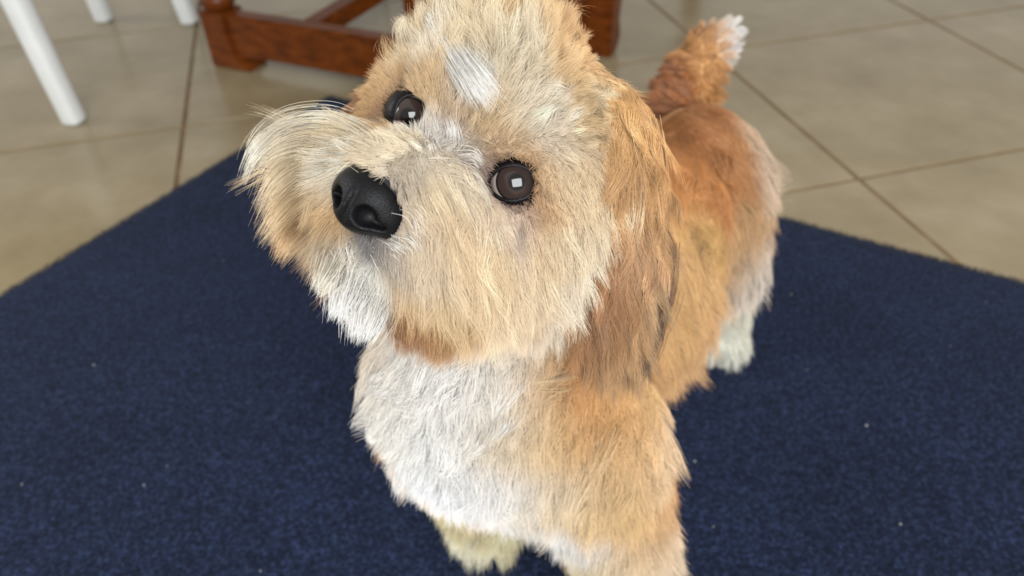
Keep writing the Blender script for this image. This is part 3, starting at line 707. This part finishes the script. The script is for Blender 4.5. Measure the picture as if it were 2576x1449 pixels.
# --- head
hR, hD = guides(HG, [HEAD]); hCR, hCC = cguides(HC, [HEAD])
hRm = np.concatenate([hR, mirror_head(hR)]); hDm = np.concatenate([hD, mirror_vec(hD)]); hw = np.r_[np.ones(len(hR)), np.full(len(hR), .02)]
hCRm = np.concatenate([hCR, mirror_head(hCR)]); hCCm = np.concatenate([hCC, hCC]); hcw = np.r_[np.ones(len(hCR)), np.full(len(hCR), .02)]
eye_pts = np.array([e[0] for e in eyes])
N_HEAD = 145000
lipc = hit(905, 622, [HEAD])
p = sample([HEAD], N_HEAD, lambda q: 1 - .94 * np.exp(-(np.linalg.norm(q - lipc, axis=1) / .0125) ** 4)); n = sgrad(p)
keep = np.ones(len(p), bool)
for c, gz, side in eyes:
    rel = p - c; ax = rel @ gz; keep &= ~((ax > -.002) & (np.linalg.norm(rel - ax[:, None] * gz, axis=1) < .0094))
p, n = p[keep], n[keep]
def head_len(q):
    D = np.linalg.norm(interp(q, hRm, hDm, .011, wts=hw), axis=1)
    return D * (1 + .45 * topness(q)) * np.clip((near_dist(q, eye_pts) - .0095) / .019, .16, 1.0) * np.clip((np.linalg.norm(q - nose_c, axis=1) - .013) / .012, .42, 1)
def topness(q): return np.clip((to_head(q)[:, 2] - .026) / .012, 0, 1)
def head_clump(q): return .38 + .50 * topness(q)
s_, ci, nc = grow(p, lambda q: interp(q, hRm, hDm, .011, wts=hw), head_len, K=7, lift=.55, wave=lambda q: .04 + .08 * topness(q), clump=head_clump, n_clump=2600, jit=lambda q: .07 + .26 * topness(q), mixn=.8, rand=.06)
s_ = collide(s_); ok = keep_mask(s_)
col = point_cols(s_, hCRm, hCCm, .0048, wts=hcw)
fur_object('head_fur', s_[ok], shade(col, len(p), ci, nc, K=7, var=.05, cvar=.04, ex=.98)[ok], .00008, 'cream and apricot fur of head and muzzle')
p = sample([HEAD], 26000); keep = near_dist(p, eye_pts) > .016; p = p[keep]
s_, ci, nc = grow(p, lambda q: interp(q, hRm, hDm, .011, wts=hw), lambda q: head_len(q) * 1.25, K=8, lift=.8, wave=.07, clump=.92, n_clump=330, lenvar=(.5, 1.1), jit=.16, mixn=1.0, rand=.03)
s_ = collide(s_); ok = keep_mask(s_)
fur_object('head_tufts', s_[ok], shade(point_cols(s_, hCRm, hCCm, .0048, wts=hcw), len(p), ci, nc, K=8, var=.05, cvar=.15, ex=.93)[ok], .00009, 'loose tufts over the head fur')
# --- ears
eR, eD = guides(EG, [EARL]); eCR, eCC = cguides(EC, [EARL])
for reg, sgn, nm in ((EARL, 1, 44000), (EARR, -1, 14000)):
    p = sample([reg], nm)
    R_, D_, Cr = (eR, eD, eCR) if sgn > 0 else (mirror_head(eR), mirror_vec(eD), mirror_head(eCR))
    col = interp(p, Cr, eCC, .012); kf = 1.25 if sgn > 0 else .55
    s_, ci, nc = grow(p, lambda q: interp(q, R_, D_, .016), lambda q: np.linalg.norm(interp(q, R_, D_, .016), axis=1) * kf, K=9, lift=.35, wave=.06, freq=1.3, clump=.85, n_clump=nm // 150, lenvar=(.45, 1.1), jit=.10, grav=.25, mixn=.9)
    s_ = collide(s_); ok = keep_mask(s_)
    pc = point_cols(s_, Cr, eCC, .008, 5)
    fur_object('ear_fur', s_[ok], np.clip(.84 * pc ** 1.3 * rng.normal(1, .08, (nc, 1, 1))[ci] * rng.normal(1, .11, (len(p), 1, 1)), 0, .9)[ok], .00009, 'long wavy ear fur with dark tips' if sgn > 0 else 'apricot ear fur')
p = sample([EARL], 15000)
s_, ci, nc = grow(p, lambda q: interp(q, eR, eD, .016), lambda q: np.linalg.norm(interp(q, eR, eD, .016), axis=1) * 1.35, K=10, lift=.6, wave=.075, freq=1.5, clump=.93, n_clump=110, lenvar=(.5, 1.1), jit=.14, grav=.25, mixn=1.0, rand=.025)
s_ = collide(s_); ok = keep_mask(s_)
fur_object('ear_tufts', s_[ok], shade(point_cols(s_, eCR, eCC, .008, 5), len(p), ci, nc, K=10, var=.06, cvar=.22, ex=1.25)[ok], .0001, 'wavy tufts over the ear fur')
# --- trunk, legs
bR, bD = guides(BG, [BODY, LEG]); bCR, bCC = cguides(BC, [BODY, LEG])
axis = nrm(rump - chest)
for regs, nm, nmstr, L0 in (([BODY], 96000, 'body_fur', .020), ([LEG], 30000, 'leg_fur', .013)):
    p = sample(regs, nm, lambda q: 1.0 / (np.clip((q - CAM) @ CF, .38, .8) / .45) ** 2.0)
    def fld(q):
        n = sgrad(np.clip(q, lo + .004, hi - .004))
        base = axis * .55 + np.array([0, 0, -.85]) if regs == [BODY] else np.array([0, -.15, -1.0]); base = np.broadcast_to(base, q.shape)
        tang = nrm(base - (base * n).sum(1)[:, None] * n); df_ = (tang * .9 + n * .25) * L0
        return interp(q, bR, bD, .022, wd=.03, dflt=df_)
    dfc = np.broadcast_to(srgb(206, 160, 108), p.shape) if regs == [BODY] else np.broadcast_to(srgb(226, 212, 186), p.shape)
    s_, ci, nc = grow(p, fld, lambda q: np.linalg.norm(fld(q), axis=1), K=7, lift=.6, wave=.07, freq=1.1, clump=.45, n_clump=nm // 60, jit=.12, rand=.07)
    s_ = collide(s_); ok = keep_mask(s_)
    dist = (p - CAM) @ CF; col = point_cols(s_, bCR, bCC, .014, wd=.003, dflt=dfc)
    fur_object(nmstr, s_[ok], shade(col, len(p), ci, nc, K=7, ex=1.10)[ok], (.00013 * np.clip(dist / .45, .9, 1.7))[ok], 'white chest fur passing into apricot back fur' if regs == [BODY] else 'pale leg fur')
    if regs == [BODY]:
        p = sample(regs, 20000, lambda q: 1.0 / (np.clip((q - CAM) @ CF, .38, .8) / .45) ** 2.0)
        s_, ci, nc = grow(p, fld, lambda q: np.linalg.norm(fld(q), axis=1) * 1.25, K=8, lift=.8, wave=.10, freq=1.3, clump=.9, n_clump=300, lenvar=(.5, 1.1), jit=.2, mixn=1.0, rand=.03)
        s_ = collide(s_); ok = keep_mask(s_)
        col = point_cols(s_, bCR, bCC, .014, wd=.003, dflt=np.broadcast_to(srgb(206, 160, 108), p.shape))
        fur_object('body_tufts', s_[ok], shade(col, len(p), ci, nc, K=8, var=.05, cvar=.12, ex=1.05)[ok], (.00014 * np.clip(((p - CAM) @ CF) / .45, .9, 1.7))[ok], 'loose tufts over the body fur')
# --- tail
tR, tD = guides(TG, [TAIL]); tCR, tCC = cguides(TC_, [TAIL])
p = sample([TAIL], 9000); col = interp(p, tCR, tCC, .010)
s_, ci, nc = grow(p, lambda q: interp(q, tR, tD, .014), lambda q: np.linalg.norm(interp(q, tR, tD, .014), axis=1) * 1.1, K=9, lift=.5, wave=.09, clump=.75, n_clump=160, jit=.2); s_ = collide(s_)
fur_object('tail_fur', s_, shade(col, len(p), ci, nc, K=9, cvar=.1, ex=1.4), .0003, 'apricot tail fur with a white tip')

# undercoat colour of the body surface follows the coat pattern and the back shade kept in it
vreg = region(bv); vc = np.zeros((len(bv), 3))
for regs, R_, C_s, s0 in (([HEAD], hCRm, hCCm, .009), ([EARL], eCR, eCC, .012), ([EARR], mirror_head(eCR), eCC, .012), ([TAIL], tCR, tCC, .01)):
    k = np.isin(vreg, regs); vc[k] = interp(bv[k], R_, C_s, s0)
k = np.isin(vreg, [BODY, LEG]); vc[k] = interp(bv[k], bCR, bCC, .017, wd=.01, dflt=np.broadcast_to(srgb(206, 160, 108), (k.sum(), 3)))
ed = near_dist(bv, eye_pts); kk = np.clip((.0185 - ed) / .004, 0, 1)[:, None]; vc = vc * (1 - kk) + srgb(40, 30, 29) * kk
kk = np.exp(-(np.linalg.norm(bv - lipc, axis=1) / .0135) ** 6)[:, None] * (vreg == HEAD)[:, None]; vc = vc * (1 - kk) + srgb(62, 58, 60) * kk
kk = np.clip((.0185 - np.linalg.norm(bv - nose_c, axis=1)) / .002, 0, 1)[:, None]; vc = vc * (1 - kk) + srgb(24, 22, 24) * kk
a = body.data.attributes.new('coat', 'FLOAT_COLOR', 'POINT'); a.data.foreach_set('color', np.concatenate([vc * .9, np.ones((len(bv), 1))], 1).astype(np.float32).ravel())
nt = MT_skin.node_tree; at = nt.nodes.new('ShaderNodeAttribute'); at.attribute_name = 'coat'; nt.links.new(at.outputs['Color'], nt.nodes['Principled BSDF'].inputs['Base Color'])

# ------------------------------------------------------------------ single locks, wisps and whiskers
def catmull(pts, K):
    pts = np.array(pts); pts = np.concatenate([[2 * pts[0] - pts[1]], pts, [2 * pts[-1] - pts[-2]]]); n_ = len(pts) - 3
    out = []
    for u in np.linspace(0, n_ - 1e-6, K):
        i = int(u); f = u - i; a, b_, c_, d = pts[i:i + 4]
        out.append(.5 * (2 * b_ + (c_ - a) * f + (2 * a - 5 * b_ + 4 * c_ - d) * f * f + (3 * b_ - a - 3 * c_ + d) * f ** 3))
    return np.array(out)
def lock(path, h, n_, sp0, sp1, col, h0=.5, regs=None, K=12, lenvar=(.6, 1.0)):
    """strands along a path over the coat; h: height over the skin in mm, sp: spread at both ends in mm"""
    pts = []
    for i, (px, py) in enumerate(path):
        hh = h0 + (h - h0) * min(1, i / max(1, len(path) - 2)); pts.append(P(px, py, depth_of(hit(px, py, regs)) - hh * .001))
    c_ = catmull(pts, K); t = np.linspace(0, 1, K)
    ax_ = nrm(c_[-1] - c_[0]); o_ = rng.normal(0, 1, (n_, 3)); o_ -= (o_ @ ax_)[:, None] * ax_; o_ *= .0007
    t0 = np.zeros(n_) if n_ < 4 else rng.beta(1, 1.6, n_) * .5; t1 = t0 + (1 - t0) * rng.uniform(*lenvar, n_)
    u = t0[:, None] + (t1 - t0)[:, None] * t[None]; tt = np.minimum(u * (K - 1), K - 1 - 1e-6); i0 = tt.astype(int); f = (tt - i0)[..., None]
    base = c_[i0] * (1 - f) + c_[i0 + 1] * f; sp = (sp0 + (sp1 - sp0) * u)[..., None]
    s_ = base + o_[:, None] * sp + rng.normal(0, .0007, (n_, 1, 3)) * (t ** 1.5)[None, :, None]
    vw = nrm(CAM - c_[0]); s_ = s_ - vw * (((1 - t) ** 3)[None] * (t0 > 0)[:, None] * (h - 1.0) * .001 * np.minimum(1, t0 * 4)[:, None])[..., None]   # roots come up out of the coat
    cc = .90 * srgb(*col) * rng.normal(1, .07, (n_, 1)); cc = cc[:, None] * (.86 + .14 * t)[None, :, None]
    return s_, np.clip(cc, 0, .9)
def locks(name, lst, regs, rad, label):
    S, C2 = zip(*[lock(*a, regs=regs) for a in lst]); S = np.concatenate(S); C2 = np.concatenate(C2); S = collide(S)
    ok = keep_mask(S); fur_object(name, S[ok], C2[ok], rad, label)
WH, CR_, AP = (248, 243, 234), (240, 222, 192), (224, 190, 142)
locks('head_locks', [
 ([(1085,40),(1130,105),(1185,185),(1232,255)], 17, 900, 2.5, 4.4, WH, 17), ([(1092,55),(1145,135),(1212,240)], 16, 500, 2.5, 4, WH, 16),
 ([(1380,300),(1440,290),(1505,250)], 11, 140, 4, 1, (244,230,208)), ([(1340,250),(1400,240),(1450,250)], 10, 120, 5, 1.5, (244,232,210)),
 ([(1330,110),(1350,60),(1395,-20)], 6, 70, 6, 1, CR_), ([(1410,130),(1425,90),(1440,60)], 6, 60, 5, .8, CR_), ([(1375,110),(1388,60),(1405,20)], 6, 60, 5, .8, CR_),
 ([(1100,110),(1070,60),(1062,-5)], 8, 80, 6, 1, CR_), ([(1040,130),(1015,75),(1018,35)], 6, 70, 5, .8, CR_), ([(1000,160),(970,120),(965,85)], 6, 60, 5, .8, AP),
 ([(1180,110),(1190,50),(1170,-20)], 9, 80, 6, 1, CR_), ([(1250,120),(1240,60),(1262,-10)], 9, 80, 6, 1, CR_), ([(1290,130),(1300,80),(1280,30)], 11, 70, 5, 1, WH),
 ([(1080,370),(1066,330),(1050,272)], 9, 70, 3, 1, WH), ([(1110,370),(1096,310),(1082,275)], 9, 70, 3, 1, WH), ([(1140,380),(1142,340),(1132,295)], 9, 70, 3, 1, WH), ([(1095,400),(1078,350),(1062,305)], 8, 70, 3, 1, (226,218,208)),
 ([(1060,425),(1130,420),(1200,450),(1240,525)], 6, 110, 4, 1, (240,228,208)), ([(1090,440),(1160,450),(1215,510)], 6, 80, 4, 1, CR_), ([(1150,400),(1190,395),(1215,420)], 6, 70, 4, 1, (236,226,214))], [HEAD], .00008, 'pale locks on forehead and bridge')
locks('moustache', [
 ([(960,380),(860,318),(740,318),(650,370),(608,455)], 12, 220, 7, 2.5, (243,234,214)), ([(930,400),(820,345),(710,360),(630,430)], 13, 180, 8, 3, CR_),
 ([(900,420),(790,395),(700,450),(645,540)], 13, 180, 8, 3, (230,208,172)), ([(880,450),(780,450),(700,520),(650,600)], 12, 160, 8, 3, (220,190,148)), ([(860,520),(780,540),(720,600),(690,660)], 10, 150, 7, 3, (206,168,122)),
 ([(1035,490),(1075,560),(1090,680),(1100,790)], 7, 90, 4, 1.2, CR_), ([(1060,480),(1110,570),(1140,700),(1150,810)], 8, 90, 4, 1.2, CR_), ([(1100,480),(1170,580),(1200,700),(1190,850)], 8, 90, 4, 1.2, (236,214,180)),
 ([(1080,640),(1110,740),(1130,890)], 8, 80, 4, 1.2, (232,205,165)), ([(1130,560),(1160,680),(1170,800)], 8, 80, 4, 1.2, CR_), ([(1040,620),(1065,720),(1060,840)], 7, 80, 4, 1.2, (216,178,130)), ([(1200,540),(1240,640),(1265,760)], 7, 80, 4, 1.2, CR_),
 ([(1035,690),(1048,780),(1045,890)], 10, 600, 8, 5, (150,102,58)), ([(1070,760),(1088,840),(1082,925)], 10, 500, 7, 4, (160,112,66)), ([(1110,800),(1120,860),(1110,930)], 9, 300, 6, 3, (176,130,82)), ([(1020,780),(1030,840),(1025,900)], 8, 300, 6, 4, (146,102,60)),
 ([(1000,520),(1045,545),(1062,640)], 7, 40, 3, 1.5, WH), ([(960,590),(1010,620),(1040,700)], 6, 50, 4, 2, WH), ([(980,575),(1040,610),(1055,720)], 7, 40, 4, 2, WH), ([(940,600),(960,650),(985,705)], 5, 45, 5, 3, WH), ([(900,605),(905,650),(915,690)], 4, 45, 5, 3, WH), ([(870,600),(870,630),(875,665)], 3, 30, 4, 2, WH), ([(895,690),(872,760),(850,812)], 9, 400, 8, 4, WH), ([(932,720),(918,800),(900,865)], 9, 400, 8, 4, WH), ([(860,660),(830,710),(800,745)], 8, 250, 7, 3, (236,226,206))], [HEAD], .00008, 'long combed moustache strands')
DK = (72, 48, 34)
locks('whisker', [
 ([(1250,625),(1278,652),(1312,702)], 9, 2, 1, 2, DK), ([(1255,690),(1280,750),(1300,822)], 9, 2, 1, 1, (120,70,40)), ([(1165,710),(1185,760),(1202,798)], 10, 1, 1, 1, DK), ([(1340,350),(1376,346),(1392,412)], 9, 1, 1, 1, DK),
 ([(1380,500),(1420,540),(1460,562)], 9, 2, 1, 3, (140,90,55)), ([(700,330),(665,320),(638,308)], 10, 1, 1, 1, DK), ([(930,330),(895,345),(860,362)], 12, 1, 1, 1, (130,105,70)), ([(1030,130),(1060,145),(1080,172)], 9, 2, 1, 2, DK)], [HEAD], .00012, 'thin dark whiskers')
locks('ear_locks', [
 ([(1560,330),(1590,450),(1588,560),(1560,690)], 14, 210, 5, 2, (238,206,164)), ([(1530,420),(1575,540),(1592,610),(1575,690)], 15, 90, 3, 1, (246,228,202)), ([(1500,320),(1510,460),(1490,620)], 14, 240, 6, 2, (228,190,142)),
 ([(1615,600),(1632,720),(1605,890)], 13, 900, 9, 4, (78,56,40)), ([(1600,770),(1600,880),(1580,968)], 12, 900, 8, 3, (72,52,38)), ([(1640,690),(1632,800),(1598,900)], 13, 700, 8, 3, (80,58,42)), ([(1480,560),(1505,660),(1490,790)], 13, 420, 5, 2, (138,98,60)), ([(1600,300),(1640,440),(1655,600)], 12, 240, 6, 2, (218,172,120)),
 ([(1540,700),(1560,800),(1545,930)], 13, 270, 6, 2, (214,180,138)), ([(1500,720),(1515,830),(1540,940)], 12, 240, 6, 2, (206,168,122))], [EARL], .00009, 'wavy strands of the hanging ear')
locks('chest_locks', [(a, 13, 260, 8, 1.6, WH) for a in (
 [(1100,930),(1060,970),(1005,985)], [(1000,950),(960,970),(922,1000)], [(1180,960),(1140,1000),(1118,1055)], [(1270,940),(1250,1000),(1232,1065)], [(1080,1010),(1040,1055),(980,1062),(932,1045)], [(990,1060),(950,1075),(926,1115)],
 [(1060,1080),(1010,1112),(955,1100)], [(1150,1110),(1120,1165),(1055,1150)], [(1160,1140),(1130,1220),(1095,1280)], [(1250,1020),(1252,1065),(1228,1115)], [(1060,1000),(1020,1012),(980,1003)], [(1200,1060),(1190,1110),(1150,1150)], [(1040,1160),(1010,1200),(1000,1245)], [(1220,1170),(1210,1240),(1180,1295)], [(1320,1200),(1330,1290),(1310,1350)], [(1420,1280),(1420,1350),(1395,1410)])]
 + [(a, 13, 520, 9, 5, WH) for a in ([(1340,1220),(1350,1300),(1340,1365)], [(1415,1250),(1425,1330),(1408,1410)], [(1480,1285),(1482,1360),(1462,1425)], [(1280,1190),(1290,1260),(1275,1325)])]
 + [([(1540,1060),(1520,1120),(1490,1190),(1468,1235)], 10, 150, 6, 2, (242,218,180)), ([(1430,930),(1370,950),(1310,960)], 9, 150, 6, 1.5, (236,204,164)), ([(1420,970),(1380,990),(1330,1030)], 9, 140, 6, 1.5, (232,196,150))], [BODY, LEG], .00012, 'white curled locks on the chest')

# ------------------------------------------------------------------ frayed mat edge and lint
def plain_hair(name, s_, col, rad, parent, org):
    N, K, _ = s_.shape; hc = bpy.data.hair_curves.new(name); hc.add_curves([K] * N)
    hc.points.foreach_set('position', np.ascontiguousarray(s_ - org, np.float32).ravel())
    a = hc.attributes.get('radius') or hc.attributes.new('radius', 'FLOAT', 'POINT'); a.data.foreach_set('value', np.full(N * K, rad, np.float32))
    hc.materials.append(MT_mat); o = bpy.data.objects.new(name, hc); COL.objects.link(o); o.parent = parent; o['kind'] = 'stuff'; return o
seg = []
for org, u, v, L in ((MC, m1, -m2, ML1), (MC, m2, -m1, ML2)):
    N = int(L * 3600); q = org + u * (rng.random((N, 1)) * L) + v * .0002
    d = v * rng.uniform(.0004, .0042, (N, 1)) * rng.beta(1, 2, (N, 1)) * 1.6 + u * rng.normal(0, .0016, (N, 1)); z0 = rng.uniform(.001, MZ * .9, N); z1 = z0 * rng.uniform(.2, 1.1, N)
    seg.append(np.stack([np.c_[q - v * .001, z0], np.c_[q + d * .6, (z0 + z1) / 2 + .0006], np.c_[q + d, np.maximum(z1, .0004)]], 1))
plain_hair('edge_fibres', np.concatenate(seg), None, .00022, floor_mat, np.zeros(3))
MT_lint, nt, b = mat('lint'); n = noise_node(nt, 300); r1 = ramp(nt, n.outputs[0], [(.3, srgb(150, 148, 140)), (.7, srgb(205, 202, 195))]); nt.links.new(r1.outputs[0], b.inputs['Base Color']); b.inputs['Roughness'].default_value = 1
bm = bmesh.new()
for px, py, r in ((2180,1070,1.6),(1748,1160,1.3),(1655,1205,.8),(2030,930,.9),(1990,740,1.2),(236,918,1.5),(55,1218,1.2),(362,1220,1.2),(2265,1318,1.4),(560,655,.8),(2390,870,.9),(420,1173,.8),(1920,690,.8),(2480,760,.7),(655,1436,1.1),(1795,1325,1.0)):
    q = G(px, py, MZ + .0008); mt_ = Matrix.Translation(Vector(tuple(q))) @ Matrix.Rotation(rng.random() * 6, 4, 'Z') @ Matrix.Diagonal((1.5, .8, .6, 1))
    bmesh.ops.create_icosphere(bm, subdivisions=1, radius=r * .0006, matrix=mt_)
lint = link_obj('lint', bm_mesh(bm, 'lint', True), MT_lint, floor_mat); lint['kind'] = 'stuff'
